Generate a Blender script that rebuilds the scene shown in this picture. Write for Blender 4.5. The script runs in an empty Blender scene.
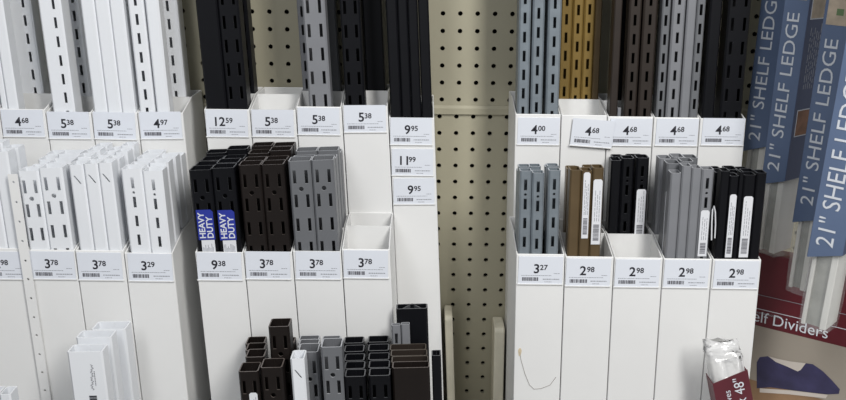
import bpy, math, random
from mathutils import Vector, Matrix
random.seed(7)
SC = bpy.context.scene
COL = SC.collection
R = math.radians

# ------------------------------------------------------------------ camera
F, TILT, YAW, ROLL = 928.63, 0.28237, -0.0060, 0.00929
CAM = Vector((0, 0, 1.55))
fw = Vector((math.sin(YAW)*math.cos(TILT), math.cos(YAW)*math.cos(TILT), -math.sin(TILT)))
rt0 = Vector((math.cos(YAW), -math.sin(YAW), 0)); up0 = rt0.cross(fw)
rt = rt0*math.cos(ROLL) + up0*math.sin(ROLL)
up = -rt0*math.sin(ROLL) + up0*math.cos(ROLL)
cd = bpy.data.cameras.new('camera'); cd.sensor_width = 36; cd.lens = F/846*36; cd.clip_start = .02
cam = bpy.data.objects.new('camera', cd); COL.objects.link(cam)
m = Matrix((rt, up, -fw)).transposed().to_4x4(); m.translation = CAM
cam.matrix_world = m
SC.camera = cam

def at(u, v, Y):
    """place-point on the upright plane at distance Y for a measured photo coordinate"""
    d = fw + rt*((u-423)/F) - up*((v-200)/F)
    p = CAM + d*(Y/d.y)
    return p.x, p.z

# ------------------------------------------------------------------ materials
def mat(name, col, rough=.5, metal=0, bump=0, bscale=200, var=0, vscale=8, spec=.5, alpha=1, emis=None):
    M = bpy.data.materials.new(name); M.use_nodes = True
    nt = M.node_tree; b = nt.nodes['Principled BSDF']
    b.inputs['Base Color'].default_value = (*col, 1)
    b.inputs['Roughness'].default_value = rough; b.inputs['Metallic'].default_value = metal
    b.inputs['Specular IOR Level'].default_value = spec
    b.inputs['Alpha'].default_value = alpha
    if var or bump:
        tc = nt.nodes.new('ShaderNodeTexCoord')
    if var:
        n = nt.nodes.new('ShaderNodeTexNoise'); n.inputs['Scale'].default_value = vscale; n.inputs['Detail'].default_value = 4
        nt.links.new(tc.outputs['Object'], n.inputs['Vector'])
        r = nt.nodes.new('ShaderNodeValToRGB')
        r.color_ramp.elements[0].position = .3; r.color_ramp.elements[1].position = .7
        r.color_ramp.elements[0].color = (*[c*(1-var) for c in col], 1)
        r.color_ramp.elements[1].color = (*[min(1, c*(1+var)) for c in col], 1)
        nt.links.new(n.outputs['Fac'], r.inputs['Fac']); nt.links.new(r.outputs['Color'], b.inputs['Base Color'])
    if bump:
        n = nt.nodes.new('ShaderNodeTexNoise'); n.inputs['Scale'].default_value = bscale
        nt.links.new(tc.outputs['Object'], n.inputs['Vector'])
        bp = nt.nodes.new('ShaderNodeBump'); bp.inputs['Strength'].default_value = bump; bp.inputs['Distance'].default_value = .002
        nt.links.new(n.outputs['Fac'], bp.inputs['Height']); nt.links.new(bp.outputs['Normal'], b.inputs['Normal'])
    return M
M = dict(
    bin=mat('bin_white', (.79, .79, .78), .45, bump=.06, bscale=60, var=.025, vscale=9),
    peg=mat('pegboard_tan', (.375, .35, .258), .5, bump=.05, bscale=300, var=.03, vscale=5),
    dark=mat('dark_void', (.012, .011, .010), .9),
    white=mat('white_enamel', (.78, .80, .83), .3, var=.02),
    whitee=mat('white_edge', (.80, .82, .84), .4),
    black=mat('black_enamel', (.0045, .0048, .0065), .42, var=.1, vscale=30, spec=.22),
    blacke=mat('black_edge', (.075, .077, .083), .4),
    brown=mat('dark_brown_enamel', (.0115, .0085, .0075), .4, var=.12, vscale=30, spec=.28),
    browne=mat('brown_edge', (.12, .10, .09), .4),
    umber=mat('umber_enamel', (.029, .022, .018), .42, var=.1, vscale=25, spec=.35),
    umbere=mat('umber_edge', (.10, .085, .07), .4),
    grey=mat('grey_enamel', (.14, .145, .155), .4, var=.05, vscale=25, spec=.4),
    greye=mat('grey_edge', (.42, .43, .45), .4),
    lgrey=mat('light_grey_enamel', (.205, .21, .225), .4, var=.05, vscale=25, spec=.4),
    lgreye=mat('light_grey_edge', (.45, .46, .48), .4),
    zinc=mat('zinc_plate', (.235, .27, .30), .36, metal=.35, var=.16, vscale=40),
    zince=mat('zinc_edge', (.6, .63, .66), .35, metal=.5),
    gold=mat('gold_anodised', (.245, .16, .045), .38, metal=.35, var=.08, vscale=30),
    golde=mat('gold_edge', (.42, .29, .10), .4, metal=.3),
    bronze=mat('bronze_enamel', (.115, .078, .038), .4, metal=.2, var=.1, vscale=30),
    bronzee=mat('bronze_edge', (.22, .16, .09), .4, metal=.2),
    paper=mat('label_paper', (.74, .77, .83), .35, var=.015, vscale=30),
    sticker=mat('sticker_paper', (.72, .73, .76), .45),
    ink=mat('ink_dark', (.018, .018, .026), .6),
    inkg=mat('ink_grey', (.30, .31, .34), .6),
    inkm=mat('ink_mid', (.13, .13, .15), .6),
    blue=mat('sticker_blue', (.02, .035, .30), .45),
    whiteink=mat('ink_white', (.68, .71, .76), .5),
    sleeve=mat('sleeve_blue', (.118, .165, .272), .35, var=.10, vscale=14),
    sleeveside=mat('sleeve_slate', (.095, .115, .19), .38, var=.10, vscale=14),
    tan=mat('picture_tan', (.50, .41, .31), .45, var=.22, vscale=60),
    picbrown=mat('picture_brown', (.25, .13, .08), .45, var=.25, vscale=60),
    picgreen=mat('picture_green', (.14, .22, .10), .5),
    ledge=mat('ledge_white', (.70, .69, .65), .4, var=.04, vscale=20),
    ledgegrey=mat('ledge_back', (.30, .30, .27), .45, var=.25, vscale=35),
    film=mat('clear_film', (.80, .82, .82), .12, bump=.8, bscale=45, alpha=.20, spec=.8),
    filmw=mat('milky_film', (.82, .82, .82), .18, bump=.9, bscale=60, alpha=.62, spec=.7),
    maroon=mat('box_maroon', (.105, .009, .016), .42, var=.08, vscale=12),
    bagred=mat('bag_maroon', (.115, .022, .032), .42, var=.10, vscale=25),
    beige=mat('print_beige', (.31, .275, .23), .45, var=.05, vscale=6),
    sweater=mat('print_sweater', (.030, .027, .078), .6, var=.35, vscale=28),
    collar=mat('print_collar', (.54, .49, .44), .6),
    wood=mat('print_wood', (.25, .15, .08), .5, var=.2, vscale=20),
    board=mat('ivory_board', (.72, .68, .55), .5, var=.10, vscale=25),
    floor=mat('floor_grey', (.35, .34, .32), .4, var=.06, vscale=3),
    steel=mat('hook_steel', (.5, .5, .5), .35, metal=.9),
    cable=mat('pencil', (.33, .31, .29), .8),
    smudge=mat('smudge', (.62, .52, .36), .7),
)

# ------------------------------------------------------------------ object helpers
def link(name, verts, faces, mats, parent=None, loc=(0, 0, 0), fm=None):
    me = bpy.data.meshes.new(name); me.from_pydata([tuple(v) for v in verts], [], faces)
    for k in (mats if isinstance(mats, (list, tuple)) else [mats]): me.materials.append(M[k])
    if fm: me.polygons.foreach_set('material_index', fm)
    me.update()
    o = bpy.data.objects.new(name, me); COL.objects.link(o); o.location = loc
    if parent: o.parent = parent
    return o
def empty(name, loc=(0, 0, 0), rot=(0, 0, 0)):
    o = bpy.data.objects.new(name, None); COL.objects.link(o); o.location = loc; o.rotation_euler = rot
    o.empty_display_size = .05
    return o
def tag(o, label, cat, group=None):
    o['label'] = label; o['category'] = cat
    if group: o['group'] = group
    return o
class MB:
    def __init__(s): s.v = []; s.f = []; s.m = []
    def box(s, x0, x1, y0, y1, z0, z1, mi=0):
        n = len(s.v)
        s.v += [(x, y, z) for z in (z0, z1) for y in (y0, y1) for x in (x0, x1)]
        for q in ((0, 2, 3, 1), (4, 5, 7, 6), (0, 1, 5, 4), (2, 6, 7, 3), (0, 4, 6, 2), (1, 3, 7, 5)):
            s.f.append([n+i for i in q]); s.m.append(mi)
    def prism(s, pts, x0, x1, mi=0):      # outline in (y,z), extruded along x
        n = len(s.v); k = len(pts)
        s.v += [(x0, a, b) for a, b in pts] + [(x1, a, b) for a, b in pts]
        s.f.append([n+i for i in range(k)][::-1]); s.f.append([n+k+i for i in range(k)]); s.m += [mi, mi]
        for i in range(k):
            j = (i+1) % k; s.f.append([n+i, n+j, n+k+j, n+k+i]); s.m.append(mi)
    def plate(s, pts, y0, y1, mi=0):      # outline in (x,z) counter-clockwise seen from -y, given thickness
        n = len(s.v); k = len(pts)
        s.v += [(a, y0, b) for a, b in pts] + [(a, y1, b) for a, b in pts]
        s.f.append([n+i for i in range(k)]); s.f.append([n+k+i for i in range(k)][::-1]); s.m += [mi, mi]
        for i in range(k):
            j = (i+1) % k; s.f.append([n+j, n+i, n+k+i, n+k+j]); s.m.append(mi)
    def tube(s, pts, r, seg=6, mi=0):
        n = len(s.v); pts = [Vector(p) for p in pts]
        for i, p in enumerate(pts):
            t = (pts[min(i+1, len(pts)-1)]-pts[max(i-1, 0)]).normalized()
            a = t.orthogonal().normalized() if i == 0 else (a - t*a.dot(t)).normalized()
            b = t.cross(a)
            s.v += [tuple(p + (a*math.cos(q)+b*math.sin(q))*r) for q in [2*math.pi*k/seg for k in range(seg)]]
        for i in range(len(pts)-1):
            for k in range(seg):
                j = (k+1) % seg; s.f.append([n+i*seg+k, n+i*seg+j, n+(i+1)*seg+j, n+(i+1)*seg+k]); s.m.append(mi)
        s.f.append([n+k for k in range(seg)][::-1]); s.f.append([n+(len(pts)-1)*seg+k for k in range(seg)]); s.m += [mi, mi]
    def build(s, name, mats, parent=None, loc=(0, 0, 0), bevel=0):
        o = link(name, s.v, s.f, mats, parent, loc, s.m)
        if bevel:
            b = o.modifiers.new('bevel', 'BEVEL'); b.width = bevel; b.segments = 2; b.limit_method = 'ANGLE'
        return o

# ------------------------------------------------------------------ lettering (mesh from the built-in font)
PRICES = '4.68 5.38 4.97 12.59 9.95 11.99 4.00 3.78 3.29 9.38 3.27 2.98'.split()
STR = {}
want = set()
for p in PRICES:
    want.update(p.split('.'))
want.update(['HEAVY', 'DUTY', '21" SHELF LEDGE', 'Shelf Dividers', 'x 48"', 'Shelves', 'accessories'])
tmp = []
for s_ in sorted(want):
    c = bpy.data.curves.new('lettering', 'FONT'); c.body = s_; c.size = 1; c.resolution_u = 3
    c.offset = .022 if s_ in ('HEAVY', 'DUTY') else (.019 if s_.isdigit() else 0)
    o = bpy.data.objects.new('lettering', c); COL.objects.link(o); tmp.append((s_, o))
bpy.context.view_layer.update()
dg = bpy.context.evaluated_depsgraph_get()
for s_, o in tmp:
    me = bpy.data.meshes.new_from_object(o.evaluated_get(dg))
    vs = [v.co.copy() for v in me.vertices]; fs = [list(p.vertices) for p in me.polygons]
    x0 = min(v.x for v in vs); x1 = max(v.x for v in vs); y0 = min(v.y for v in vs if True); y1 = max(v.y for v in vs)
    STR[s_] = ([(v.x-x0, v.y) for v in vs], fs, x1-x0, y1)
    bpy.data.meshes.remove(me); cu = o.data; bpy.data.objects.remove(o); bpy.data.curves.remove(cu)
def letters(mb, s_, x, z, h, y=0, upright=False, width=None, mi=0):
    """append lettering facing -y; h = cap height; upright = reads bottom-to-top starting at (x,z)"""
    vs, fs, w, top = STR[s_]; k = h/top; kx = k if width is None else width/w
    n = len(mb.v)
    for a, b in vs:
        mb.v.append((x-b*k, y, z+a*kx) if upright else (x+a*kx, y, z+b*k))
    for f in fs: mb.f.append([n+i for i in f]); mb.m.append(mi)
    return w*kx

# ------------------------------------------------------------------ setting
b = MB(); b.box(-2.5, 2.5, -2.5, 1.50, -.05, 0); o = b.build('floor', 'floor'); o['kind'] = 'structure'
b = MB(); b.box(-2.5, 2.5, 1.405, 1.50, 0, 3.2); o = b.build('wall_back', 'dark'); o['kind'] = 'structure'

def pegboard(name, label, hx, hz, rows0, rows1, cols0, cols1, z0, z1, x0, x1, hem):
    """perforated panel: holes on a 1-inch grid, real openings with rims"""
    P = .0254; rr = .0036; Yf = 1.3787; T = .005; N = 10
    V = []; Fc = []
    def vid(p): V.append(p); return len(V)-1
    # bands of plain sheet around the perforated field
    fx0 = hx+(cols0-.5)*P; fx1 = hx+(cols1-.5)*P; fz1 = hz-(rows0-.5)*P; fz0 = hz-(rows1-.5)*P
    def quad(a, c, e, g):
        i = [vid((a, Yf, e)), vid((c, Yf, e)), vid((c, Yf, g)), vid((a, Yf, g))]; Fc.append(i)
    quad(x0, x1, fz1, z1); quad(x0, x1, z0, fz0); quad(x0, fx0, fz0, fz1); quad(fx1, x1, fz0, fz1)
    for r in range(rows0, rows1):
        for c in range(cols0, cols1):
            cx = hx+c*P; cz = hz-r*P; h = P/2
            outer = [(h, 0), (h, h), (0, h), (-h, h), (-h, 0), (-h, -h), (0, -h), (h, -h)]
            oi = [vid((cx+a, Yf, cz+d)) for a, d in outer]
            ii = [vid((cx+rr*math.cos(k*math.pi/4), Yf, cz+rr*math.sin(k*math.pi/4))) for k in range(8)]
            bi = [vid((cx+rr*math.cos(k*math.pi/4), Yf+T, cz+rr*math.sin(k*math.pi/4))) for k in range(8)]
            for k in range(8):
                j = (k+1) % 8
                Fc.append([oi[k], oi[j], ii[j], ii[k]]); Fc.append([ii[k], ii[j], bi[j], bi[k]])
    root = empty(name, (0, 0, 0)); tag(root, label, 'pegboard')
    sh = link('perforated_sheet', V, Fc, 'peg', root)
    mb = MB(); mb.box(x0, x1, Yf+.018, Yf+.022, z0, z1); mb.build('backing', 'dark', root)
    if hem:
        mb = MB(); a, d = hem; mb.prism([(Yf-.004, a), (Yf-.0003, a), (Yf-.0003, d), (Yf-.001, d), (Yf-.004, d-.004)], x0, x1)
        mb.build('folded_edge', 'peg', root)
    return root
_, zj = at(470, 105.5, 1.3787); _, zj2 = at(470, 114.0, 1.3787)
HX, HZ = .0184, 1.55-.1159
pegboard('pegboard', 'tan perforated pegboard panel behind the tall rails, upper of the two', HX, HZ, -14, 6, -30, 26, HZ-5.5*.0254, 1.95, -.95, .80, (zj2, zj))
pegboard('pegboard', 'tan perforated pegboard panel filling the gap between the bins, lower of the two', HX-.0029, HZ-.0004, 6, 36, -30, 26, .02, HZ-.0004-5.5*.0254, -.95, .80, None)

# ------------------------------------------------------------------ display bins
PITCH = .0635
Y1, Y2, Y3 = 1.2585, 1.134, 1.0095
DEP = .1235
TH = .0019
bins = {}
LEANK = dict(l=.036, m=.045, r=.017)        # the banks stand slightly out of plumb, each by its own amount
def price_label(parent, price, cx, cz, y, w=.0575, h=.0375, rot=0):
    root = parent
    mb = MB()
    mb.box(-w/2, w/2, -.0009, 0, -h/2, h/2)
    lab = mb.build('price_label', 'paper', root, (cx, y, cz)); lab.rotation_euler = (0, rot, 0)
    d, c = price.split('.')
    f = MB(); s = random.uniform(-.02, .03)
    x = -w/2 + w*((.20 if len(d) > 1 else .32)+s); base = h/2-h*.60
    x += letters(f, d, x, base, h*.33, -.0011) + w*.015
    letters(f, c, x, base+h*.115, h*.19, -.0011)
    f.build('price_figures', 'ink', lab)
    g = MB(); x = -w/2+w*.09
    while x < -w/2+w*.46:
        bw = random.choice([.0005, .0008, .0014, .002]); g.box(x, x+bw, -.0011, -.0009, h/2-h*.89, h/2-h*.76); x += bw+random.choice([.0003, .0005, .0007])
    g.build('barcode', 'inkm', lab)
    q = MB()
    def dashes(xa, xb, z, hh, gap=.0006):
        x = xa
        while x < xb:
            L = random.uniform(.0008, .003); q.box(x, min(x+L, xb), -.0011, -.0009, z, z+hh); x += L+gap
    dashes(-w/2+w*.07, -w/2+w*random.uniform(.7, .9), h/2-h*.70, .0007)
    dashes(-w/2+w*.56, -w/2+w*.93, h/2-h*.84, .0012)
    dashes(-w/2+w*.60, -w/2+w*.76, h/2-h*.93, .0007)
    dashes(w/2-w*.20, w/2-w*.07, h/2-h*.62, .0007)
    q.build('fine_print', 'inkg', lab)
    # clear holder lip along the foot of the label
    k = MB(); k.box(-w/2-.001, w/2+.001, -.0016, 0, -h/2-.0012, -h/2)
    k.build('label_holder', 'bin', lab)
    return lab
def kof(key): return LEANK['l' if key in ('la', 'lA', 'lB', 'lC') or key[0] == 'L' else 'm' if key[0] in 'mM' else 'r']
def shear(o, k, zl):
    for v in o.data.vertices: v.co.x += k*(zl-v.co.z)
def make_bin(key, who, tier, x0, vl, labels=(), w=PITCH, rise=.0125, label=None, zl=None, wid=.0575):
    Y = (0, Y1, Y2, Y3)[tier]; DEP = .1155 if tier == 1 else .1235
    if zl is None: _, zl = at(60 if x0 < -.33 else (300 if x0 < .05 else 620), vl, Y)
    g = .0006
    xa, xb = x0+g, x0+w-g
    root = empty('display_bin', ((xa+xb)/2, Y, 0)); W = xb-xa
    tag(root, label or ('white display bin, ' + who), 'bin', 'white display bins')
    zr = zl+rise; ym = DEP*.5
    mb = MB(); h = W/2
    mb.box(-h, h, 0, TH, 0, zl)                                  # front panel
    side = [(TH, 0), (DEP-TH, 0), (DEP-TH, zr), (ym, zr), (TH, zl)]
    mb.prism(side, -h, -h+TH); mb.prism(side, h-TH, h)
    mb.box(-h, h, DEP-TH, DEP, 0, zr)                             # back
    mb.box(-h+TH, h-TH, TH, DEP-TH, 0, .006)                      # foot
    shear(mb.build('body', 'bin', root, bevel=.0011), kof(key), (0, 1.31, 1.147)[tier])
    mb = MB(); mb.box(-h+TH, h-TH, ym-TH/2, ym+TH/2, .006, zr-.0005); shear(mb.build('divider', 'bin', root), kof(key), (0, 1.31, 1.147)[tier])
    for lb in labels:
        p, u, v = lb[:3]; rot = lb[3] if len(lb) > 3 else 0
        lx, lz = at(u, v, Y)
        mid = root.location.x+kof(key)*((0, 1.31, 1.147)[tier]-lz); lim = W/2-wid/2-.0013
        if rot <= 2: lx = min(max(lx, mid-lim), mid+lim)
        price_label(root, p, lx-root.location.x, lz, -.0030 if rot > 2 else -.0002, rot=R(rot), w=wid)
    bins[key] = dict(x0=xa+TH+.0006, x1=xb-TH-.0006, Y=Y, zl=zl, zr=zr, who=who, k=kof(key), zk=(0, 1.31, 1.147)[tier])
    return root
bx = lambda s, i: s+PITCH*i
A1, B1, C1 = -.5297, -.3105, .1177
A2, B2, C2 = -.5213, -.3022, .1141
make_bin('L0x', 'upper 4.68 neighbour cut off by the left picture edge', 1, bx(A1, -2), 108, label='white upper display bin cut off by the left picture edge')
make_bin('L0', 'the leftmost upper bin', 1, bx(A1, -1), 109.5, [('4.68', 22, 123)], label='white upper display bin at far left, priced 4.68')
make_bin('L1', 'the upper 5.38 bin at left of the three plain rails', 1, bx(A1, 0), 112, [('5.38', 68, 125)], label='white upper display bin priced 5.38 beside the far left 4.68 bin')
make_bin('L2', 'the upper 5.38 bin of plain white rails', 1, bx(A1, 1), 112, [('5.38', 114.5, 125.5, 1)], label='white upper display bin priced 5.38 holding three plain white rails')
make_bin('L3', 'the upper 4.97 bin', 1, bx(A1, 2), 111.5, [('4.97', 161, 125, -1)], label='white upper display bin priced 4.97')
make_bin('M0', 'the upper 12.59 bin', 1, bx(B1, 0), 110, [('12.59', 226, 123)], label='white upper display bin priced 12.59')
make_bin('M1', 'the empty upper 5.38 bin', 1, bx(B1, 1), 110, [('5.38', 272.5, 123)], label='empty white upper display bin priced 5.38')
make_bin('M2', 'the upper 5.38 bin', 1, bx(B1, 2), 106.5, [('5.38', 318.5, 121)], label='white upper display bin priced 5.38 holding tall grey rails')
make_bin('M3', 'the upper 5.38 bin', 1, bx(B1, 3), 105.5, [('5.38', 365, 118.5, -1)], label='white upper display bin priced 5.38 holding tall black rails')
make_bin('M4', 'the tall 9.95 bin', 1, bx(B1, 4), 116.5, [('9.95', 410.5, 131), ('11.99', 411.5, 162), ('9.95', 414, 191, -1)], label='white display bin with three price labels above one another')
make_bin('R0', 'the upper 4.00 bin', 1, bx(C1, 0), 115, [('4.00', 538.5, 131)], label='white upper display bin priced 4.00')
make_bin('R1', 'the upper 4.68 bin', 1, bx(C1, 1), 115.5, [('4.68', 592, 132.5, 4)], label='white upper display bin priced 4.68 with gold rails and a crooked label')
make_bin('R2', 'the upper 4.68 bin', 1, bx(C1, 2), 116.5, [('4.68', 632.5, 132)], label='white upper display bin priced 4.68 holding dark brown rails')
make_bin('R3', 'the upper 4.68 bin', 1, bx(C1, 3), 117, [('4.68', 677, 132)], label='white upper display bin priced 4.68 holding grey rails')
make_bin('R4', 'the upper 4.68 bin', 1, bx(C1, 4), 117.5, [('4.68', 723, 131.5)], label='white upper display bin priced 4.68 at the right end of its row')
# second row
make_bin('la', 'cut', 2, bx(A2, -1)-.0030, 249, [('2.98', 3, 265)], label='white lower display bin with a price ending 98 at left edge')
make_bin('lA', 'the 3.78 bin beside the perforated strip', 2, bx(A2, 0), 250, [('3.78', 53, 265)], label='white display bin priced 3.78 beside the perforated white strip')
make_bin('lB', 'the 3.78 bin', 2, bx(A2, 1), 250, [('3.78', 100, 266)], label='white display bin priced 3.78 with white rails cut by slanted slits')
make_bin('lC', 'the 3.29 bin', 2, bx(A2, 2), 252, [('3.29', 150.5, 267)], label='white lower display bin priced 3.29')
make_bin('mA', 'the 9.38 bin', 2, bx(B2, 0), 253, [('9.38', 217.5, 266)], label='white lower display bin priced 9.38')
make_bin('mB', 'the 3.78 bin', 2, bx(B2, 1), 252, [('3.78', 268, 265)], label='white display bin priced 3.78 holding dark brown rails')
make_bin('mC', 'the 3.78 bin', 2, bx(B2, 2), 251, [('3.78', 318, 265)], label='white display bin priced 3.78 holding grey rails')
make_bin('mD', 'the empty 3.78 bin', 2, bx(B2, 3), 248.5, [('3.78', 366, 264)], label='empty white display bin priced 3.78')
rz = make_bin('rA', 'the 3.27 bin', 2, bx(C2, 0), 255, [('3.27', 540.5, 270)], label='white display bin priced 3.27 with a thin pencil line on it')
make_bin('rB', 'the 2.98 bin', 2, bx(C2, 1), 257, [('2.98', 588, 272)], label='white display bin priced 2.98 holding bronze rails')
make_bin('rC', 'the 2.98 bin', 2, bx(C2, 2), 257.5, [('2.98', 637, 273)], label='white display bin priced 2.98 between the bronze and grey rails')
make_bin('rD', 'the 2.98 bin', 2, bx(C2, 3), 258, [('2.98', 685.5, 273.5)], label='white display bin priced 2.98 holding grey rails')
make_bin('rE', 'the 2.98 bin', 2, bx(C2, 4), 258, [('2.98', 736, 274.5)], label='white display bin priced 2.98 at the right end of its row')
# front row troughs, their rims below the picture edge
def trough(x0, x1, label):
    h = (x1-x0)/2; zr = .86
    root = empty('display_trough', ((x0+x1)/2, Y3, 0)); tag(root, label, 'bin')
    b = MB(); b.box(-h, h, 0, TH, 0, zr); b.box(-h, h, .1215-TH, .1215, 0, zr); b.box(-h, -h+TH, TH, .1215-TH, 0, zr); b.box(h-TH, h, TH, .1215-TH, 0, zr); b.box(-h+TH, h-TH, TH, .1215-TH, 0, .006)
    b.build('body', 'bin', root, bevel=.0007)
trough(-.235, .092, 'low white trough holding the short dark rails of the bottom row')
trough(-.64, -.29, 'low white trough holding the white boxed rails at bottom left')

# pencil line and smudge on the 3.27 bin
ox = rz.location.x
pts = [at(u, v, Y2) for u, v in ((519.8, 352), (521, 360), (525, 374), (529.5, 385), (534, 389), (541, 388.5), (550, 385), (556, 377))]
b = MB(); b.tube([(x-ox, -.0002, z) for x, z in pts], .0004, 5); b.build('pencil_mark', 'cable', rz)
sx, sz = at(519.8, 352, Y2)
b = MB(); b.plate([(sx-ox+.0022*math.cos(t)*(1+.2*math.sin(3*t)), sz+.006*math.sin(t)) for t in [k*math.pi/6 for k in range(12)]], -.0004, 0); b.build('smudge', 'smudge', rz)

# ------------------------------------------------------------------ shelf rails (slotted standards)
def rail_mesh(kind, W, D, L, mname, lo):
    """channel: web faces -y with punched slots, flanges run back; slots only over the part above z=lo"""
    V = []; Fc = []
    h = W/2
    if kind == 'double' and W < .019: kind = 'single'
    lip = W*.4985; ch = min(.0022, W*.14)
    if kind == 'double': q = min(.0035, W*.265-.0028); cols = [-h, -W*.265-.0021, -W*.265+.0021, -q, q, W*.265-.0021, W*.265+.0021, h]; sl = (1, 5); hole = 3; pit, sln, first = .0318, .0175, .012
    elif kind == 'single': cols = [-h, -.0020, .0020, h]; sl = (1,); hole = 1; pit, sln, first = .0254, .0145, .011
    elif kind == 'edge': cols = [-h, h*.2, h*.2+.0038, h]; sl = (1,); hole = None; pit, sln, first = .0254, .0145, .011
    elif kind == 'slit': cols = [-h, -.0012, .0012, h]; sl = (1,); hole = None; pit, sln, first = 9, .011, .014
    else: cols = [-h, h]; sl = (); hole = None
    zr = [(L, 0)]                                   # (z, state of the row beneath: 0 plain, 1 slots, 2 hole)
    if sl:
        z = L-first
        k = 0
        while z-sln > lo and k < 60:
            zr[-1] = (zr[-1][0], 0); zr.append((z, 1)); zr.append((z-sln, 0))
            if k == 0 and hole is not None:
                q = z-sln-(pit-sln)/2
                zr.append((q+.0035, 2)); zr.append((q-.0035, 0))
            z -= pit; k += 1
            if kind == 'slit': break
    zr.append((0, 0))
    prof = []
    prof += [(-h+lip, D), (-h+ch, D), (-h, D-ch), (-h, ch)]
    n0 = len(prof)
    prof += [(-h+ch, 0)]+[(c, 0) for c in cols[1:-1]]+[(h-ch, 0)]
    prof += [(h, ch), (h, D-ch), (h-ch, D), (h-lip, D)]
    nz = len(zr); npf = len(prof)
    r = .0016
    idx = {}
    def vid(i, j):
        if (i, j) not in idx:
            x, y = prof[i]
            if kind == 'slit' and n0 < i < n0+len(cols)-1:
                if j == 1: x -= .0038
                elif j == 2: x += .0038
            V.append((x, y, zr[j][0])); idx[i, j] = len(V)-1
        return idx[i, j]
    for j in range(nz-1):
        st = zr[j][1]
        for i in range(npf-1):
            c = i-n0
            q = [vid(i, j+1), vid(i+1, j+1), vid(i+1, j), vid(i, j)]
            if st == 1 and c in sl: continue
            if st == 2 and c == hole:
                xa, xb = prof[i][0], prof[i+1][0]; za, zb = zr[j+1][0], zr[j][0]; cx, cz = (xa+xb)/2, (za+zb)/2
                rr = min(xb-xa, zb-za)*.5*.92
                mids = []
                for p in ((xb, cz), (cx, zb), (xa, cz), (cx, za)): V.append((p[0], 0, p[1])); mids.append(len(V)-1)
                outer = [mids[0], q[2], mids[1], q[3], mids[2], q[0], mids[3], q[1]]
                inn = []
                for k in range(8): V.append((cx+rr*math.cos(k*math.pi/4), 0, cz+rr*math.sin(k*math.pi/4))); inn.append(len(V)-1)
                for k in range(8): Fc.append([outer[k], outer[(k+1) % 8], inn[(k+1) % 8], inn[k]])
                continue
            Fc.append(q)
    me = bpy.data.meshes.new('shelf_rail'); me.from_pydata(V, [], Fc)
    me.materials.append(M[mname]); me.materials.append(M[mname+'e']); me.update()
    return me
def rail(kind, mname, x, y, zt, W, D, label, group, turn=0, lean=0, z0=.0065, lo=.8, cat='shelf rail', name='shelf_rail', t=.0014):
    me = rail_mesh(kind, W, D, zt-z0, mname, lo)
    o = bpy.data.objects.new(name, me); COL.objects.link(o)
    o.location = (x, y, z0); o.rotation_euler = (0, lean, turn)
    s = o.modifiers.new('sheet', 'SOLIDIFY'); s.thickness = t; s.offset = -1; s.use_rim = True; s.material_offset_rim = 1  # rim colour is lighter: cut, worn edges plus edge highlights painted in
    tag(o, label, cat, group)
    return o
def fit(key, items):
    """items: [(x, W, z where measured)] -> the same, side by side inside the leaning bin, expressed at the rim height"""
    b = bins[key]; k = b['k']
    it = [[x-k*(b['zk']-z), W] for x, W, z in items]
    gap = .0007
    tot = sum(w for _, w in it)+gap*(len(it)-1); room = b['x1']-b['x0']
    if tot > room:
        f = (room-gap*(len(it)-1))/sum(w for _, w in it)
        for q in it: q[1] *= f
    order = sorted(range(len(it)), key=lambda i: it[i][0])
    lo = b['x0']
    for i in order:
        it[i][0] = max(it[i][0], lo+it[i][1]/2); lo = it[i][0]+it[i][1]/2+gap
    hi = b['x1']
    for i in reversed(order):
        it[i][0] = min(it[i][0], hi-it[i][1]/2); hi = it[i][0]-it[i][1]/2-gap
    return it
def place(key, x, W, *a, **kw):
    """x at the rim height of bin key; the rail leans with its bin"""
    b = bins[key]; k = b['k']; z0 = .0074+W/2*k
    kind, mn, Y, zt, D, label, group = a
    return rail(kind, mn, x+k*(b['zk']-z0), Y, z0+(zt-z0)/math.cos(math.atan(k)), W, D, label, group, lean=-math.atan(k), z0=z0, **kw)

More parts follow.
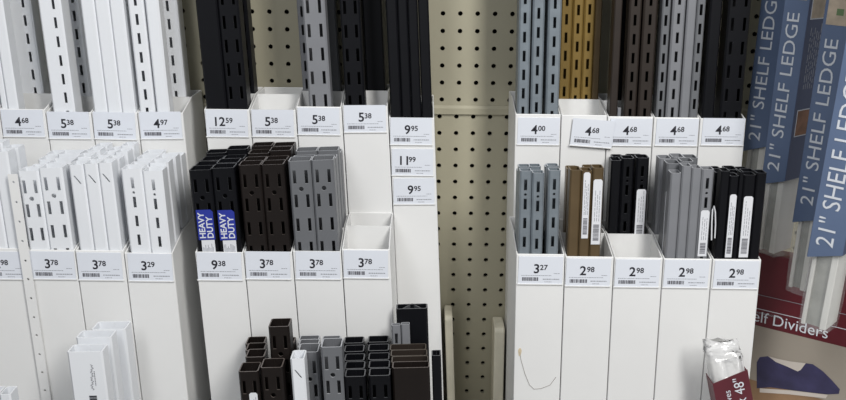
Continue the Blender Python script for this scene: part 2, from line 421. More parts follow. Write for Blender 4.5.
# tall rails of the upper row: (bin, uL, uR measured at rim height v, compartment, kind, colour, words)
TALL = 1.84
TALL_RAILS = [
 ('L0x', -14, -1, 104, 'f', 'plain', 'white', 'plain white rail half outside the left picture edge'),
 ('L0', 1, 6.2, 104, 'f', 'plain', 'white', 'narrow plain white rail, leftmost in the far left 4.68 bin'),
 ('L0', 6.8, 17.5, 104, 'f', 'plain', 'white', 'plain white rail, second from left in the far left 4.68 bin'),
 ('L0', 22, 44, 99, 'b', 'edge', 'white', 'white rail with one dark slot column in the far left 4.68 bin'),
 ('L1', 52, 74, 104, 'f', 'edge', 'white', 'wide white rail with faint slots in a left 5.38 bin'),
 ('L1', 78, 92, 98, 'b', 'single', 'white', 'white rail with one dark slot column behind the wide one, left 5.38 bin'),
 ('L1', 62.5, 74, 98, 'b', 'plain', 'white', 'plain white rail behind the wide faint-slotted one, left 5.38 bin'),
 ('L2', 97, 110.5, 105, 'f', 'plain', 'white', 'plain white rail, left of three in the white 5.38 bin'),
 ('L2', 111, 125, 105, 'f', 'plain', 'white', 'plain white rail, middle of three in the white 5.38 bin'),
 ('L2', 125.5, 139, 105, 'f', 'plain', 'white', 'plain white rail, right of three in the white 5.38 bin'),
 ('L3', 139, 154, 105, 'f', 'single', 'white', 'white rail with thin slots at the left of the 4.97 bin'),
 ('L3', 156, 169, 105, 'f', 'plain', 'white', 'plain white rail in the middle of the 4.97 bin'),
 ('L3', 167, 186, 97, 'b', 'single', 'white', 'white rail with dark slots standing at the back of the 4.97 bin'),
 ('M0', 205.5, 227, 106, 'f', 'plain', 'black', 'plain black rail at the left of the upper 12.59 bin'),
 ('M0', 228, 249, 106, 'f', 'double', 'black', 'black double-slot rail at the right of the upper 12.59 bin'),
 ('M0', 242, 256, 97, 'b', 'edge', 'black', 'black rail at the back of the upper 12.59 bin'),
 ('M2', 300, 309, 97, 'b', 'single', 'lgrey', 'tall light grey rail behind the front one, left, upper 5.38 bin'),
 ('M2', 309, 331, 103, 'f', 'double', 'lgrey', 'tall light grey double-slot rail at the front of the upper 5.38 bin'),
 ('M2', 331, 341, 98, 'b', 'plain', 'grey', 'tall plain grey rail at the back right of the grey 5.38 bin'),
 ('M2', 318, 330, 98, 'b', 'plain', 'grey', 'tall plain grey rail hidden behind the front double-slot grey one'),
 ('M3', 345.5, 365, 103, 'f', 'double', 'black', 'tall black double-slot rail at the front of the upper 5.38 bin'),
 ('M3', 367, 386, 95, 'b', 'plain', 'black', 'tall plain black rail at the back of the upper 5.38 bin'),
 ('M3', 349, 365.5, 95, 'b', 'plain', 'black', 'tall plain black rail behind the double-slot black one, 5.38 bin'),
 ('M4', 388, 399, 114, 'f', 'plain', 'black', 'tall black rail, first from left in the 9.95 bin'),
 ('M4', 399.5, 409, 114, 'f', 'plain', 'black', 'tall black rail, second from left in the 9.95 bin'),
 ('M4', 409.5, 419, 114, 'f', 'plain', 'black', 'tall black rail, third from left in the 9.95 bin'),
 ('M4', 419.5, 430, 114, 'f', 'plain', 'black', 'tall black rail, rightmost in the 9.95 bin'),
 ('R0', 517, 528.5, 112, 'f', 'single', 'zinc', 'tall zinc slotted rail, left of three in the 4.00 bin'),
 ('R0', 530.5, 542, 112, 'f', 'single', 'zinc', 'tall zinc slotted rail, middle of three in the 4.00 bin'),
 ('R0', 545.5, 558.5, 112, 'f', 'single', 'zinc', 'tall zinc slotted rail, right of three in the 4.00 bin'),
 ('R0', 523, 536, 104, 'b', 'plain', 'zinc', 'tall plain zinc rail at the back left of the 4.00 bin'),
 ('R0', 539, 552, 104, 'b', 'plain', 'zinc', 'tall plain zinc rail at the back right of the 4.00 bin'),
 ('R1', 560.5, 572, 104, 'b', 'single', 'gold', 'tall gold slotted rail, left of three'),
 ('R1', 573.5, 584, 104, 'b', 'single', 'gold', 'tall gold slotted rail, middle of three'),
 ('R1', 584.5, 595, 104, 'b', 'single', 'gold', 'tall gold slotted rail, right of three'),
 ('R1', 596, 602.5, 104, 'b', 'plain', 'bronze', 'narrow plain bronze rail right of the three gold rails'),
 ('R2', 609.5, 617, 113, 'f', 'plain', 'umber', 'tall plain brown rail at the left of the brown rails'),
 ('R2', 624, 636, 113, 'f', 'single', 'umber', 'tall brown slotted rail in the middle of the brown rails'),
 ('R2', 638, 651.5, 113, 'f', 'single', 'umber', 'tall brown slotted rail at the right of the brown rails'),
 ('R2', 613, 632, 104, 'b', 'plain', 'black', 'tall black rail in the gap behind the brown rails'),
 ('R3', 656, 664, 113, 'f', 'single', 'grey', 'narrow grey rail at the left of the tall grey rails'),
 ('R3', 666, 678.5, 113, 'f', 'single', 'lgrey', 'tall grey slotted rail in the middle of the grey rails'),
 ('R3', 680, 689, 113, 'f', 'plain', 'lgrey', 'tall plain grey rail right of the middle slotted grey one'),
 ('R3', 690, 698, 113, 'f', 'single', 'grey', 'tall grey slotted rail at the right of the grey rails'),
 ('R4', 702, 714, 113, 'f', 'plain', 'black', 'tall plain black rail at the left of the last upper bin'),
 ('R4', 720, 742, 113, 'f', 'double', 'black', 'tall black double-slot rail at the right end of the row'),
]
rows_ = {}
for q in TALL_RAILS: rows_.setdefault((q[0], q[4]), []).append(q)
for (key, comp), lst in rows_.items():
    Y = Y1+TH+.001 if comp == 'f' else Y1+.1155*.5+TH/2+.001
    meas = []
    for _, ul, ur, v, *_r in lst:
        xl, zv = at(ul, v, Y); xr, _ = at(ur, v, Y); meas.append(((xl+xr)/2, xr-xl, zv))
    for q, (x, W) in zip(lst, fit(key, meas)):
        D = .030 if W > .020 else .024
        if key in ('M4', 'R0'): D = .036
        place(key, x, W, q[5], q[6], Y, TALL+random.uniform(-.03, .03), D, q[7], 'tall rails in the upper bins', lo=1.0)
# a short bright offcut standing among the brown rails
x, z = at(619.5, 108, Y1+.004)
place('R2', x, .0045, 'plain', 'lgrey', Y1+TH+.001, z, .005, 'short bright grey offcut standing between the brown rails', 'offcuts')

# stickers on rails -------------------------------------------------------
def strip_sticker(parent, x, z0, z1, w, y=-.0006, lean=0):
    b = MB(); h = (z1-z0)
    n = 5; pts = [(-w/2, 0), (w/2, 0), (w/2, h-.002), (w/2-.002, h), (-w/2+.002, h), (-w/2, h-.002)]
    b.plate(pts, -.0004, 0)
    s = b.build('sticker', 'sticker', parent, (x, y, z0)); s.rotation_euler = (0, lean, 0)
    g = MB(); z = h*.06
    while z < h*.30:
        t = random.choice([.0006, .0009, .0014]); g.box(-w*.32, w*.32, -.0006, -.0004, z, z+t); z += t+random.choice([.0005, .0008])
    g.build('barcode', 'inkm', s)
    q = MB()
    for k in range(3):
        z = h*.36; xx = (-.25+.24*k)*w
        while z < h*random.uniform(.72, .92):
            L = random.uniform(.002, .007); q.box(xx, xx+.0007, -.0006, -.0004, z, z+L); z += L+.0012
    q.build('fine_print', 'inkg', s)
    return s
def heavy(parent, zt, W, dx=0):
    _, za = at(205, 239.5, Y2); _, zb = at(205, 209.5, Y2); _, zc = at(205, 251.5, Y2)
    z0 = parent.location.z
    b = MB(); w = .0215; b.plate([(-w/2, za), (w/2, za), (w/2, zb-.003), (w/2-.003, zb), (-w/2, zb)], -.0005, 0)
    s = b.build('heavy_duty_sticker', 'blue', parent, (dx, -.0001, -z0)); s['label'] = 'blue sticker with white HEAVY DUTY lettering'
    t = MB(); hh = zb-za
    letters(t, 'HEAVY', -.0012, za+hh*.06, .0078, -.0007, True, hh*.86)
    letters(t, 'DUTY', .0088, za+hh*.06, .0078, -.0007, True, hh*.72)
    t.build('lettering', 'whiteink', s)
    b = MB(); w2 = .017; b.box(-w2/2+.001, w2/2+.001, -.0005, 0, zc-.004, za-.0005); c = b.build('paper_sticker', 'sticker', parent, (dx, -.0001, -z0))
    g = MB(); x = -w2*.36
    while x < w2*.42: 
        g.box(x, x+.0007, -.0007, -.0005, zc, zc+(za-zc)*random.uniform(.3, .7)); x += .0016
    g.build('fine_print', 'inkg', c)

ROWW = ['front row', 'second row', 'third row', 'back row', 'rearmost row']
def stack(key, cols, ytop, kind, mn, D, rows, look, where, vt_ref, jit=.004, tall=None, stick=None, skip=(), inset=0):
    """cols: [(uL,uR,vtop)] of the front row; further rows repeat it towards the back"""
    b = bins[key]; out = []
    Yf = b['Y']+TH+.001
    meas = []; zts = []
    for ul, ur, vt in cols:
        xl, zt = at(ul, vt, Yf); xr, _ = at(ur, vt, Yf); meas.append(((xl+xr)/2, xr-xl, zt)); zts.append(zt)
    ft = fit(key, meas)
    for r, dy in enumerate(rows):
        for c, (x, W) in enumerate(ft):
            zt = zts[c]
            z = zt + (0 if r == 0 else random.uniform(-jit, jit)+inset*r)
            side = ('left', 'right') if len(cols) == 2 else ('left', 'middle', 'right')
            lab = '%s in %s, %s %s' % (look, where, ROWW[min(r, 4)], side[c])
            lo = b['zl']-.06 if r == 0 else zt-.1
            o = place(key, x+random.uniform(-.0001, .0001), W, kind, mn, Yf+dy, z, D, lab, 'rails of ' + where, lo=lo)
            if stick and r == 0: stick(o, z, W, c)
            out.append(o)
    return out
RW = (0, .0285, .0635, .0915)
DD = .0254
# left white bins
stack('la', [(-22, -4, 150), (-3, 11.5, 152)], 0, 'plain', 'white', .024, (0, .03), 'plain white shelf rail', 'the lower bin at left edge', 0)
stack('lA', [(14.5, 38.5, 171), (41, 68, 168)], 0, 'double', 'white', DD, RW, 'white double-slot shelf rail', 'the 3.78 bin beside perforated strip', 0)
stack('lB', [(74, 88.5, 165), (90, 104, 164), (106, 119.5, 163)], 0, 'slit', 'white', DD, RW, 'white shelf rail with slanted slit', 'the 3.78 bin', 0)
stack('lC', [(122.5, 143.5, 169), (145, 165, 171)], 0, 'single', 'white', DD, RW, 'white single-slot shelf rail', 'the 3.29 bin', 0)
# middle bins
stack('mA', [(187.5, 211, 170), (213, 237, 168)], 0, 'double', 'black', DD, RW, 'black double-slot shelf rail', 'the 9.38 bin', 0, stick=lambda o, z, W, c: heavy(o, z, W, .0005 if c == 0 else -.001))
stack('mB', [(240, 262, 165), (262.8, 285.5, 164.5)], 0, 'double', 'brown', DD, RW, 'dark brown double-slot shelf rail', 'the 3.78 bin', 0)
stack('mC', [(288, 310.5, 161), (312, 334.5, 160)], 0, 'double', 'grey', DD, RW, 'grey double-slot shelf rail', 'the 3.78 bin', 0, inset=-.003)
# right bins
stack('rA', [(517.5, 529.5, 171), (530.5, 542.5, 173), (549, 561, 170.5)], 0, 'single', 'zinc', .016, (0, .019, .038), 'zinc single-slot shelf rail', 'the 3.27 bin', 0, jit=.006, inset=-.003)
ONES = []
def one(*a, **kw): ONES.append((a, kw))
def build_ones():
    rows = {}
    for a, kw in ONES: rows.setdefault((a[0], a[4], kw.get('dy', 0)), []).append((a, kw))
    for (key, comp, dy), lst in rows.items():
        b = bins[key]
        lower = 3.5 if comp == 'b' or dy else 0
        Y = b['Y']+(TH+.001 if comp == 'f' else .1235*.5+TH/2+.0024)+dy
        meas = []
        for a, kw in lst:
            xl, zt = at(a[1], a[3]+lower, Y); xr, _ = at(a[2], a[3], Y); meas.append(((xl+xr)/2, xr-xl, zt))
        for (a, kw), (x, W), mm in zip(lst, fit(key, meas), meas):
            o = place(key, x, W, a[5], a[6], Y, mm[2], a[7], a[8], 'rails in the lower right bins', lo=b['zl']-.06)
            for (su, sv0, sv1, sw, *dx) in kw.get('stick', ()):
                _, sa = at(su, sv1, Y); _, sb = at(su, sv0, Y)
                strip_sticker(o, dx[0] if dx else 0, sa-o.location.z, sb-o.location.z, min(sw, W-.0006))
one('rB', 565, 576, 170, 'f', 'plain', 'bronze', .022, 'bronze shelf rail at the left of the 2.98 bin')
one('rB', 577, 587.5, 171, 'f', 'plain', 'bronze', .020, 'bronze shelf rail with paper sticker in the middle of three', stick=[(583, 172, 238, .0085)])
one('rB', 588, 599, 168, 'f', 'plain', 'bronze', .020, 'bronze shelf rail with paper sticker at the right of three', stick=[(591, 179, 244, .0115)])
one('rB', 567, 579, 165.5, 'b', 'plain', 'bronze', .020, 'bronze shelf rail at the back left of its 2.98 bin')
one('rB', 584, 596, 164.5, 'b', 'plain', 'bronze', .020, 'bronze shelf rail at the back right of its 2.98 bin')
one('rC', 609, 619.5, 157, 'b', 'plain', 'black', .022, 'short black shelf rail, left of three between bronze and grey rails')
one('rC', 622, 634.5, 155, 'b', 'single', 'black', .020, 'short black slotted rail, middle of three between bronze and grey rails')
one('rC', 637, 650, 154.5, 'b', 'single', 'black', .022, 'short black rail with paper sticker, between bronze and grey rails', stick=[(640, 189, 240, .0125)])
one('rC', 613, 624, 154, 'b', 'plain', 'black', .020, 'short black rail at the back left, between bronze and grey rails', dy=.03)
one('rC', 628, 644, 153.5, 'b', 'plain', 'black', .020, 'short black rail at the back right, between bronze and grey rails', dy=.03)
one('rD', 664, 674.5, 173, 'f', 'plain', 'lgrey', .018, 'grey shelf rail at the front left of its 2.98 bin')
one('rD', 675.5, 685, 166, 'f', 'plain', 'lgrey', .018, 'grey shelf rail, second from left in front of its 2.98 bin')
one('rD', 687, 696.5, 168, 'f', 'plain', 'lgrey', .018, 'grey shelf rail, third from left in front of its 2.98 bin')
one('rD', 698, 710, 169.5, 'f', 'single', 'lgrey', .018, 'grey slotted rail with a paper sticker at front right', stick=[(703, 210, 256, .0112)])
one('rD', 664, 678, 160, 'f', 'plain', 'grey', .022, 'grey shelf rail with a narrow sticker in the second row, left', dy=.022, stick=[(666, 190, 262, .0075, -.0045)])
one('rD', 681, 694, 158, 'f', 'single', 'grey', .022, 'grey shelf rail in the second row, right, lower 2.98 bin', dy=.022)
one('rD', 655.5, 668, 155, 'b', 'single', 'lgrey', .022, 'grey slotted rail at the back left of the grey 2.98 bin')
one('rD', 669.5, 682, 153.5, 'b', 'plain', 'lgrey', .022, 'grey shelf rail at the back middle of the 2.98 bin')
one('rD', 683.5, 697, 154.5, 'b', 'plain', 'grey', .022, 'grey shelf rail at the back right of the 2.98 bin')
one('rE', 711, 721, 171, 'f', 'plain', 'black', .018, 'black shelf rail at the front left of the right end bin')
one('rE', 722, 732, 176, 'f', 'plain', 'black', .018, 'black rail with a narrow paper sticker in the right end bin', stick=[(726.5, 194, 257, .0085)])
one('rE', 738, 752, 175, 'f', 'plain', 'black', .018, 'black rail with a wide paper sticker in the right end bin', stick=[(747, 196, 257, .0118)])
one('rE', 752.8, 764, 173, 'f', 'plain', 'black', .018, 'black shelf rail at the front right of the right end bin')
one('rE', 733, 737.4, 172, 'f', 'plain', 'black', .012, 'thin black rail between the two stickered ones, right end bin')
one('rE', 714, 727, 169, 'f', 'plain', 'black', .022, 'black rail in the second row left, right end bin', dy=.024)
one('rE', 729, 742, 170, 'f', 'plain', 'black', .022, 'black rail in the second row middle, right end bin', dy=.024)
one('rE', 744, 757, 169, 'f', 'plain', 'black', .022, 'black rail in the second row right, right end bin', dy=.024)
one('rE', 712, 723, 166.5, 'b', 'plain', 'black', .022, 'black rail at the back left of the right end bin')
one('rE', 727, 739, 166, 'b', 'plain', 'black', .022, 'black rail at the back middle of the right end bin')
one('rE', 742, 754, 167, 'b', 'plain', 'black', .022, 'black rail at the back right of the right end bin')
build_ones()
# loose paper loop on the front left black rail
Y = Y2+TH; pts = []
for u, v in ((711.5, 240), (711.8, 222), (712.5, 210), (714, 206), (715.3, 212), (715.5, 225), (714.8, 238)):
    x, z = at(u, v, Y-.003); pts.append((x, Y-.003, z))
lp = [o for o in bpy.data.objects if o.get('label', '').startswith('black shelf rail at the front left of the right end')][0]
inv = Matrix.LocRotScale(lp.location, lp.rotation_euler, None).inverted()
b = MB(); b.tube([tuple(inv @ Vector(p)) for p in pts], .0009, 6); b.build('peeling_sticker', 'sticker', lp)

# perforated white strip clipped along the left edge of the 3.78 bin ------
xl, zt = at(8.5, 174, Y2-.004); 
xs = -.5188-.0005
b = MB(); w = .0125
V = []; Fc = []
x0, x1 = xs-.0085, xs+.004; zb = .0
holes = []
vv = [(14.4, 182), (18, 202), (21, 221.5), (24, 241), (27, 260.5), (30, 279), (33, 298), (35.6, 317), (38.3, 335), (41, 354), (43.8, 372), (46.5, 390)]
hz = [at(u, v, Y2-.004)[1] for u, v in vv]
cx = (x0+x1)/2; r_ = .0017
def rect(a, c, z0, z1):
    n = len(V); V.extend([(a, 0, z0), (c, 0, z0), (c, 0, z1), (a, 0, z1)]); Fc.append([n, n+1, n+2, n+3])
zcur = zt
for z in hz:
    rect(x0, x1, z+.004, zcur); 
    n = len(V); outer = [(x1, z), (x1, z+.004), (cx, z+.004), (x0, z+.004), (x0, z), (x0, z-.004), (cx, z-.004), (x1, z-.004)]
    V.extend([(a, 0, c) for a, c in outer]); V.extend([(cx+r_*math.cos(k*math.pi/4), 0, z+r_*math.sin(k*math.pi/4)) for k in range(8)])
    for k in range(8): Fc.append([n+k, n+(k+1) % 8, n+8+(k+1) % 8, n+8+k])
    zcur = z-.004
rect(x0, x1, 0, zcur)
V = [(x+.032*(bins['lA']['zl']-z), y, z) for x, y, z in V]
o = link('perforated_strip', V, Fc, 'bin', None, (0, Y2-.0045, 0))
s = o.modifiers.new('sheet', 'SOLIDIFY'); s.thickness = .0016; s.offset = 0
tag(o, 'white strip with a line of small round holes, at left', 'strip')

# ------------------------------------------------------------------ bottom row rails
def low(ul, ur, vt, dy, kind, mn, D, label, lean=-.040, Ybase=Y3+TH+.001, group='short rails in the bottom row', z0=.0065, t=.0016):
    Y = Ybase+dy
    xl, zt = at(ul, vt, Y); xr, _ = at(ur, vt, Y)
    z0 = .0074+(xr-xl)/2*abs(lean); L = zt-z0
    return rail(kind, mn, (xl+xr)/2-math.sin(lean)*L, Y, zt, xr-xl, D, label, group, lo=zt-.16, lean=lean, z0=z0, t=t)
low(238, 258, 371, 0, 'double', 'brown', .026, 'short dark brown rail at front left, with a white sticker')
o_ = bpy.data.objects[-1] if False else [o for o in bpy.data.objects if o.get('label', '').endswith('front left, with a white sticker')][0]
sx, sz = at(255, 406, o_.location.y); _, sz1 = at(255, 392, o_.location.y)
strip_sticker(o_, .004, sz-o_.location.z-.03, sz1-o_.location.z, .010)
low(260, 282, 367, .0, 'double', 'brown', .026, 'short dark brown rail at the front, right of the stickered one')
low(268, 289, 326, .030, 'double', 'brown', .026, 'tallest dark brown rail rising above the short brown rails')
for k, (v, dy) in enumerate(((356.5, .034), (350, .0615), (343.5, .0885))):
    low(245, 264, v, dy+(.0 if k else -.005), 'double', 'brown', .024, 'short dark brown rail left of the tallest, %s from front' % ('first', 'second', 'third')[k])
low(285.5, 294, 343, .0615, 'plain', 'brown', .02, 'narrow dark brown rail right of the tallest one, at back')
low(290, 304, 358.5, 0, 'slit', 'white', .0255, 'short white rail with slanted slit among the dark ones')
for c, (a, d) in enumerate(((297.5, 318), (320.5, 341.5))):
    for k, (v, dy) in ([(0, (351.5, .0275)), (1, (347, .0555)), (2, (343, .083))], [(0, (346.5, 0.0)), (2, (343.5, .0555))])[c]:
        low(a, d-(2.2 if c and k else 0), v, dy, 'double', 'grey', .026, 'short grey double-slot rail, %s, %s column' % (ROWW[k], ('left', 'right')[c]))
for c, (a, d) in enumerate(((344.5, 365), (368.5, 390))):
    for k, (v, dy) in enumerate(((376, 0), (368, .0235), (360, .047), (351, .0705), (342.5, .094))):
        vv_ = v + (0, -1)[c]
        o = low(a-k*.25, d-k*.4, vv_-(0 if k else 0), dy, 'double', 'black', .0205, 'short black double-slot rail, %s, %s column' % (ROWW[k], ('left', 'right')[c]))
for k, (v, dy) in enumerate(((367, .004), (361.5, .026), (355, .048), (349, .070))):
    low(392-k*.8, 429.5-k*1.1, v, dy, 'box', 'umber' if k else 'brown', .018, 'short wide brown rail, %s' % ('front of four', 'second of four', 'third of four', 'rearmost of four')[k])
low(431.5, 441, 355, .010, 'box', 'black', .016, 'short narrow black rail at the right end of the bottom row')
low(396, 427.5, 308, 0.0985, 'box', 'black', .017, 'tall black box rail standing behind the wide brown rails', t=.002)
low(391.5, 400.3, 325, .0885, 'double', 'lgrey', .008, 'slim silver channel left of the tall black box rail', t=.0008)
low(401, 409.5, 324, .0885, 'plain', 'lgrey', .008, 'second slim silver channel in front of the tall black box rail', t=.0008)
# fold inside the tall black box rail
tb = [o for o in bpy.data.objects if o.get('label', '').startswith('tall black box rail')][0]
L = max(v.co.z for v in tb.data.vertices)
b = MB()
for sgn in (-1, 1):
    b.prism([(.002, L-.25), (.0035, L-.25), (.0035, L-.001), (.002, L-.001)], 0, .0001)
b = MB(); b.plate([(-.012, L-.2), (-.0105, L-.2), (-.0105, L-.0005), (-.012, L-.0005)], .004, .015)
b.v = [(x+((y-.004)*.75), y, z) for x, y, z in b.v]
n0 = len(b.v); b.plate([(.0105, L-.2), (.012, L-.2), (.012, L-.0005), (.0105, L-.0005)], .004, .019)
b.v = b.v[:n0]+[(x-((y-.004)*.75), y, z) for x, y, z in b.v[n0:]]
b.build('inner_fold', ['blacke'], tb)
# white boxed rails, left
def boxed(ul, ur, vt, Y, D, label, script=False):
    xl, zt = at(ul, vt, Y); xr, _ = at(ur, vt, Y); W = xr-xl; z0 = .0080
    root = rail('box', 'white', (xl+xr)/2, Y, zt, W, D, label, 'white boxed rails', z0=z0, t=.002, name='boxed_rail', lo=9, lean=-.03)
    root.location.x += .03*(zt-z0)
    if script:
        L = zt-z0
        b = MB(); random.seed(5)
        pts = []
        z = L-.046
        for i in range(46):
            pts.append((.004+.0013*math.sin(i*1.35)+.0008*math.sin(i*.5+1)+.003*i/46, -.0004, L-.050+i*.00075))
        b.tube(pts, .00028, 4)
        for i in range(9): b.box(.0085, .0092, -.0006, 0, L-.044+i*.0022, L-.0428+i*.0022)
        b.build('script_print', 'inkm', root)
        g = MB(); z = L-.100
        while z < L-.058:
            t = random.choice([.0007, .001, .0016]); g.box(-.001, .008, -.0005, 0, z, z+t); z += t+.0008
        g.build('barcode', 'ink', root)
    return root
YB = Y3+TH+.001
boxed(66.5, 102, 351.5, YB, .022, 'white boxed rail with script print, front of three', True)
boxed(75.5, 111, 337, YB+.032, .022, 'white boxed rail, second of three behind the printed one')
boxed(91, 125, 329, YB+.064, .026, 'white boxed rail, rearmost and tallest of three')
xl, zt = at(4, 394, YB)
for i, (a, d) in enumerate(((-14, -2), (-1, 10))):
    low(a, d, 394, .0, 'plain', 'white', .022, 'white rail just showing in the bottom left corner, %s one' % ('left', 'right')[i])

# ivory dividers in the pegboard gap -------------------------------------
for (ua, ub, v, Y, side, k) in ((444.5, 452.5, 316, 1.322, 'left', .046), (494.5, 505, 328, 1.322, 'right', .010)):
    xl, zt = at(ua, v, Y); xr, _ = at(ub, v, Y)
    b = MB(); b.prism([(0, 0), (.054, 0), (.054, zt-.004), (.02, zt), (.004, zt-.001), (0, zt-.006)], xl-(xl+xr)/2, xr-(xl+xr)/2)
    b.v = [(x+k*(zt-z), y, z) for x, y, z in b.v]
    o = b.build('divider_board', 'board', None, ((xl+xr)/2, Y, 0), bevel=.0025)
    tag(o, 'narrow ivory board standing against the pegboard on the gap\'s %s side' % side, 'board', 'ivory boards')

# ------------------------------------------------------------------ hanging shelf ledge packages
hookx, hookz = .492, 1.612
b = MB(); b.tube([(hookx, 1.376, hookz), (hookx, .985, hookz), (hookx, .975, hookz+.004), (hookx, .972, hookz+.016)], .0028, 8)
hk = b.build('peg_hook', 'steel'); tag(hk, 'long steel peg hook carrying the blue shelf ledge packages', 'hook')
def package(label, u, v, Y, vs, vb, yaw, wa, wb, lean, pics, offs=0):
    """u,v: centre of the lettered face at height v; vs: foot of the sleeve; vb: foot of the ledge"""
    x, _ = at(u, v, Y); _, zs = at(u, vs, Y); _, zb = at(u, vb, Y)
    zt = hookz-.012
    # local frame: lettered face spans x -wa..0 on y=0 ; second face runs back from the near edge
    root = empty('shelf_ledge_package', (x, Y, zb), (0, lean, yaw))
    tag(root, label, 'package', 'blue shelf ledge packages')
    H = zt-zb; s = zs-zb; h = wa/2
    # the ledge itself: an L section (flat shelf board with a raised lip)
    b = MB(); e = .0025
    b.box(-h+e+.005, h-e-.008, e+.008, e+.011, .0, H-.05); b.box(h-e-.008, h-e, e, wb-e, .0, H-.05); b.box(-h+e, -h+e+.005, e, wb*.55, .0, H-.05)
    b.build('ledge', 'ledge', root, bevel=.001)
    b = MB(); b.box(-h+e+.0055, h-e-.0085, e+.004, e+.0078, .001, H-.06); b.build('packing', 'ledgegrey', root)
    # clear wrap with a pinched foot
    V = []; Fc = []; nz = 14; ring = [(-h, 0), (0, -.0012), (h, 0), (h+.001, wb*.5), (h, wb), (0, wb+.001), (-h, wb), (-h-.001, wb*.5)]
    for k in range(nz+1):
        z = -.006+(H-.03)*k/nz; q = 1 if k else .93
        for (a, c) in ring: V.append((a*q+random.uniform(-.0008, .0008), wb/2+(c-wb/2)*q+random.uniform(-.0008, .0008), z+(random.uniform(-.004, .004) if k == 0 else 0)))
    for k in range(nz):
        for i in range(8): Fc.append([k*8+i, k*8+(i+1) % 8, k*8+8+(i+1) % 8, k*8+8+i])
    fl = link('clear_wrap', V, Fc, 'film', root)
    for p in fl.data.polygons: p.use_smooth = True
    # printed sleeve: a card tube of its own thickness
    b = MB(); g = .0022
    ja = random.uniform(-.002, .002)
    b.plate([(-h-g, s-.012+ja), (h+g, s), (h+g, H), (-h-g, H)], -g-.0006, -g)
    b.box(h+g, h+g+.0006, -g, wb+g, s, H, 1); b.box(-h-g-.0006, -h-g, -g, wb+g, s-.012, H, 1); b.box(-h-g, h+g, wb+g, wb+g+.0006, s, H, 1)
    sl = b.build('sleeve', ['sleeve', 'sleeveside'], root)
    t = MB(); y = -g-.0010
    letters(t, '21" SHELF LEDGE', h*.42, s+.006+offs, wa*.60, y, True, .213)
    t.build('lettering', 'whiteink', sl)
    if pics:
        p = MB(); zz = s+.236+offs
        p.box(-h*.9, h*.9, y, y+.0005, zz, zz+.034); pc = p.build('picture', 'tan', sl)
        p = MB(); p.box(-h*.1, h*.5, y-.0002, y, zz+.012, zz+.02); p.build('picture_detail', 'picgreen', pc)
    # right face: small print and pictures
    X = h+g+.0006
    for za, hh, pm in ((s+.062, .034, 'picbrown'), (s+.218, .024, 'tan')):
        p = MB(); p.box(X, X+.0002, wb*.08, wb*.88, za-.0014, za+hh+.0014); fr = p.build('side_picture', 'whiteink', root)
        p = MB(); p.box(X+.0002, X+.0004, wb*.08+.0014, wb*.88-.0014, za, za+hh); p.build('picture_print', pm, fr)
    p = MB()
    for k in range(6):
        yy = wb*(.2+.1*k)
        z = s+.125
        while z < s+.20:
            L = random.uniform(.004, .012); p.box(X, X+.0003, yy, yy+.0011, z, z+L); z += L+.003
    p.build('fine_print', 'inkg', sl)
    # hang tab over the hook
    b = MB()
    for a0, a1, z0, z1 in ((-.012, .012, H-.002, H+.0085), (-.012, -.0036, H+.0085, H+.0155), (.0036, .012, H+.0085, H+.0155), (-.012, .012, H+.0155, H+.026)):
        b.box(a0, a1, wb*.5-.0004, wb*.5+.0004, z0, z1)
    tb_ = b.build('hang_tab', 'film', root, (0, 0, 0))
    return root
package('blue shelf ledge package hanging rearmost, right beside the upper black rails', 759.5, 95, 1.322, 144, 243, R(-46), .030, .040, R(1), False, .000)
package('blue shelf ledge package hanging second from the back, with small pictures', 783, 95, 1.24, 178, 252, R(-52), .030, .048, R(1), True, .005)
package('blue shelf ledge package hanging second from the front', 817.5, 120, 1.16, 216, 290, R(-48), .029, .044, R(1.5), True, .010)
package('frontmost blue shelf ledge package at the right picture edge, largest lettering', 832, 180, 1.08, 250, 328, R(-42), .036, .046, R(2.5), True, 0)

# ------------------------------------------------------------------ shelf with the divider box
b = MB(); b.box(.450, .80, 1.107, 1.375, .842, .862); b.box(.450, .80, 1.107, 1.111, .82, .842); b.box(.475, .483, 1.15, 1.375, 0, .842); b.box(.78, .788, 1.15, 1.375, 0, .842)
o = b.build('display_shelf', 'bin', bevel=.001); tag(o, 'low white shelf under the maroon box at bottom right', 'shelf')
YAWB = R(-36)
bxx, byy = .4550, 1.283
BW, BH, BD = .215, .247, .03
root = empty('shelf_divider_box', (bxx, byy, .8625), (0, 0, YAWB)); tag(root, 'maroon box lettered Shelf Dividers with a sweater picture, bottom right', 'box')
root.location = (bxx, byy, .8625)
b = MB(); b.box(0, BW, 0, BD, 0, BH); b.build('carton', 'maroon', root, bevel=.001)
def onface(u, v):          # point of the box face seen at a photo coordinate -> face coordinates
    d = fw + rt*((u-423)/F) - up*((v-200)/F)
    n = Vector((math.sin(YAWB), -math.cos(YAWB), 0)); p0 = Vector((bxx, byy, 0))
    k = (p0-CAM).dot(n)/d.dot(n); p = CAM+d*k
    ax = Vector((math.cos(YAWB), math.sin(YAWB), 0))
    return (p-p0).dot(ax), p.z-.8625
def poly(name, pts, m_, parent, y): 
    b = MB(); b.plate(pts[::-1] if False else pts, y-.0003, y); return b.build(name, m_, parent)
f_ = onface
za = f_(800, 336)[1]; zt_ = f_(800, 322)[1]; zf = f_(800, 312)[1]
pp = poly('picture', [(.001, .002), (BW-.001, .002), (BW-.001, za), (.001, za)], 'beige', root, -.0003)
zw = f_(800, 393)[1]
poly('picture_shelf', [(.001, .002), (BW-.001, .002), (BW-.001, zw), (.001, zw)], 'wood', pp, -.0007)
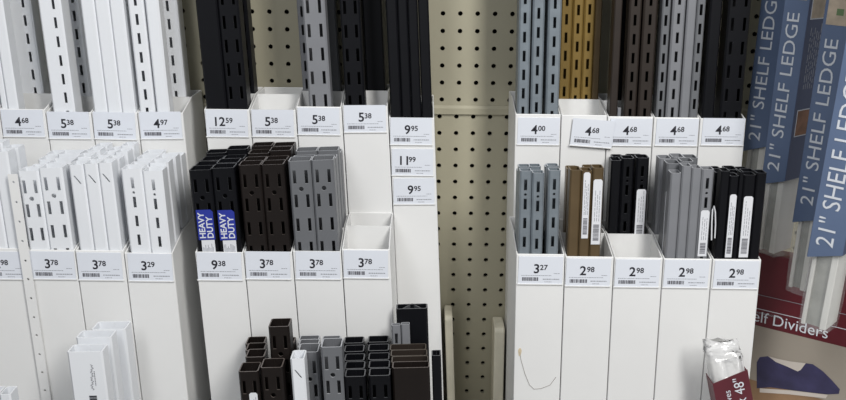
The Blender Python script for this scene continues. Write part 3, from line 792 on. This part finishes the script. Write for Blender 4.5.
sw = [f_(u, v) for u, v in ((757, 362), (760, 357), (768, 356), (777, 362), (788, 364), (801, 369), (806, 363), (813, 364), (823, 371), (832, 380), (840, 389), (839, 393.5), (828, 394), (810, 392), (790, 389.5), (770, 387), (757, 388))]
cen = sw
swo = poly('sweater_print', cen[::-1], 'sweater', pp, -.0009)
poly('collar_print', [f_(u, v) for u, v in ((769, 356), (778, 358.5), (790, 361), (806, 363), (801, 369.5), (798, 371), (787, 366), (776, 361.5))][::-1], 'collar', swo, -.0013)
poly('folded_print', [f_(u, v) for u, v in ((760, 388), (790, 390), (828, 394.5), (826, 398), (790, 394), (760, 392))][::-1], 'collar', swo, -.0012)
b = MB(); b.box(.001, BW-.001, -.0006, -.0002, f_(800, 304)[1]-.0003, f_(800, 304)[1]+.0003); b.build('white_rule', 'inkg', root)
b = MB(); b.box(.001, BW-.001, -.0006, -.0002, f_(800, 318.5)[1]-.0004, f_(800, 318.5)[1]+.0004); b.build('white_rule', 'whiteink', root)
t = MB(); x2, z2 = f_(827.5, 338.5); x1_, z1_ = f_(760, 329)
capx = STR['Shelf Dividers'][2]
wtext = (x2-x1_)/.80*1.09
letters(t, 'Shelf Dividers', x2-wtext, z2, .0165, -.0009, False, wtext); t.build('lettering', 'whiteink', root)
t = MB(); xa, z_ = f_(757, 309); letters(t, 'accessories', xa, z_-.006, .0035, -.0008, False, .035); t.build('fine_print', 'inkg', root)
# small white clip on the shelf's right end of the picture
x, z = at(846, 345, 1.06)
b = MB(); b.box(-.010, .03, 0, .018, 0, .020); b.box(-.010, .03, 0, .004, .020, .034)
o = b.build('white_clip', 'ledge', None, (x, 1.06, z-.012), bevel=.0015)
bpy.data.objects.remove(o)

# ------------------------------------------------------------------ bagged shelves in front of the last bin
LEANB = R(-15)
Yb = 1.075
xt, zt = at(726, 362, Yb)
Lb = (zt-.004)/math.cos(LEANB)
root = empty('bagged_shelves', (xt-math.sin(LEANB)*Lb, Yb, .007), (0, LEANB, R(0)))
tag(root, 'clear plastic bag of white shelves with a maroon 48 inch label', 'bag')
b = MB(); w = .036
b.box(-w/2, -.001, .004, .022, 0, Lb-.008); b.box(.001, w/2, .004, .022, 0, Lb-.003)
b.build('shelf_board', 'ledge', root, bevel=.002)
V = []; Fc = []; ns = 20; nz = 26
random.seed(11)
for k in range(nz+1):
    z = Lb*k/18 if k <= 18 else Lb+.028*(k-18)/8
    q = 1 if k <= 18 else 1-.10*(k-18)/8
    for i in range(ns):
        a = 2*math.pi*i/ns; ca, sa = math.cos(a), math.sin(a)
        e = .45
        X = (w/2+.004)*math.copysign(abs(ca)**e, ca)*q; Yy = .013+(.0125 if k <= 18 else .0125*(1-.7*(k-18)/8))*math.copysign(abs(sa)**e, sa)
        j = .001 if k <= 18 else .0032
        V.append((X+random.uniform(-j, j), Yy+random.uniform(-j, j)*.7, z+(random.uniform(-.004, .006) if k > 18 else 0)-(.012*(X/w+.5) if k > 18 else 0)))
for k in range(nz):
    for i in range(ns): Fc.append([k*ns+i, k*ns+(i+1) % ns, k*ns+ns+(i+1) % ns, k*ns+ns+i])
o = link('plastic_bag', V, Fc, 'filmw', root)
for p in o.data.polygons: p.use_smooth = True
lt = Lb-.024
b = MB(); hw = w/2+.005
b.plate([(-hw, lt-.14), (hw, lt-.14), (hw, lt+.006), (.002, lt+.002), (-hw, lt-.003)], -.0040, -.0030); b.box(hw-.001, hw, -.003, .028, lt-.14, lt+.004); b.box(-hw, -hw+.001, -.003, .028, lt-.14, lt-.004)
lb = b.build('printed_label', 'bagred', root)
t = MB()
letters(t, 'x 48"', .0150, lt-.040, .0130, -.0045, True); letters(t, 'Shelves', -.003, lt-.050, .0080, -.0045, True)
t.build('lettering', 'whiteink', lb)

# ------------------------------------------------------------------ light: shop ceiling lamps and an even ambient fill added through the world
W_ = bpy.data.worlds.new('world'); SC.world = W_; W_.use_nodes = True
bg = W_.node_tree.nodes['Background']; bg.inputs['Color'].default_value = (.93, .96, 1.0, 1); bg.inputs['Strength'].default_value = .42
def area(name, loc, target, sx, sy, power, col=(1, 1, 1)):
    l = bpy.data.lights.new(name, 'AREA'); l.shape = 'RECTANGLE'; l.size = sx; l.size_y = sy; l.energy = power; l.color = col
    o = bpy.data.objects.new(name, l); COL.objects.link(o); o.location = loc
    o.rotation_euler = (Vector(target)-Vector(loc)).to_track_quat('-Z', 'Y').to_euler()
area('ceiling_lamp', (.75, -.30, 2.65), (.1, 1.25, 1.15), .35, 1.2, 56, (1, .985, .96))
area('ceiling_lamp', (-.60, -.45, 2.75), (0, 1.25, 1.15), .35, 1.2, 22, (.97, .98, 1))

vs = SC.view_settings
vs.view_transform = 'Standard'; vs.look = 'None'; vs.exposure = -.48; vs.gamma = 1; vs.use_curve_mapping = False
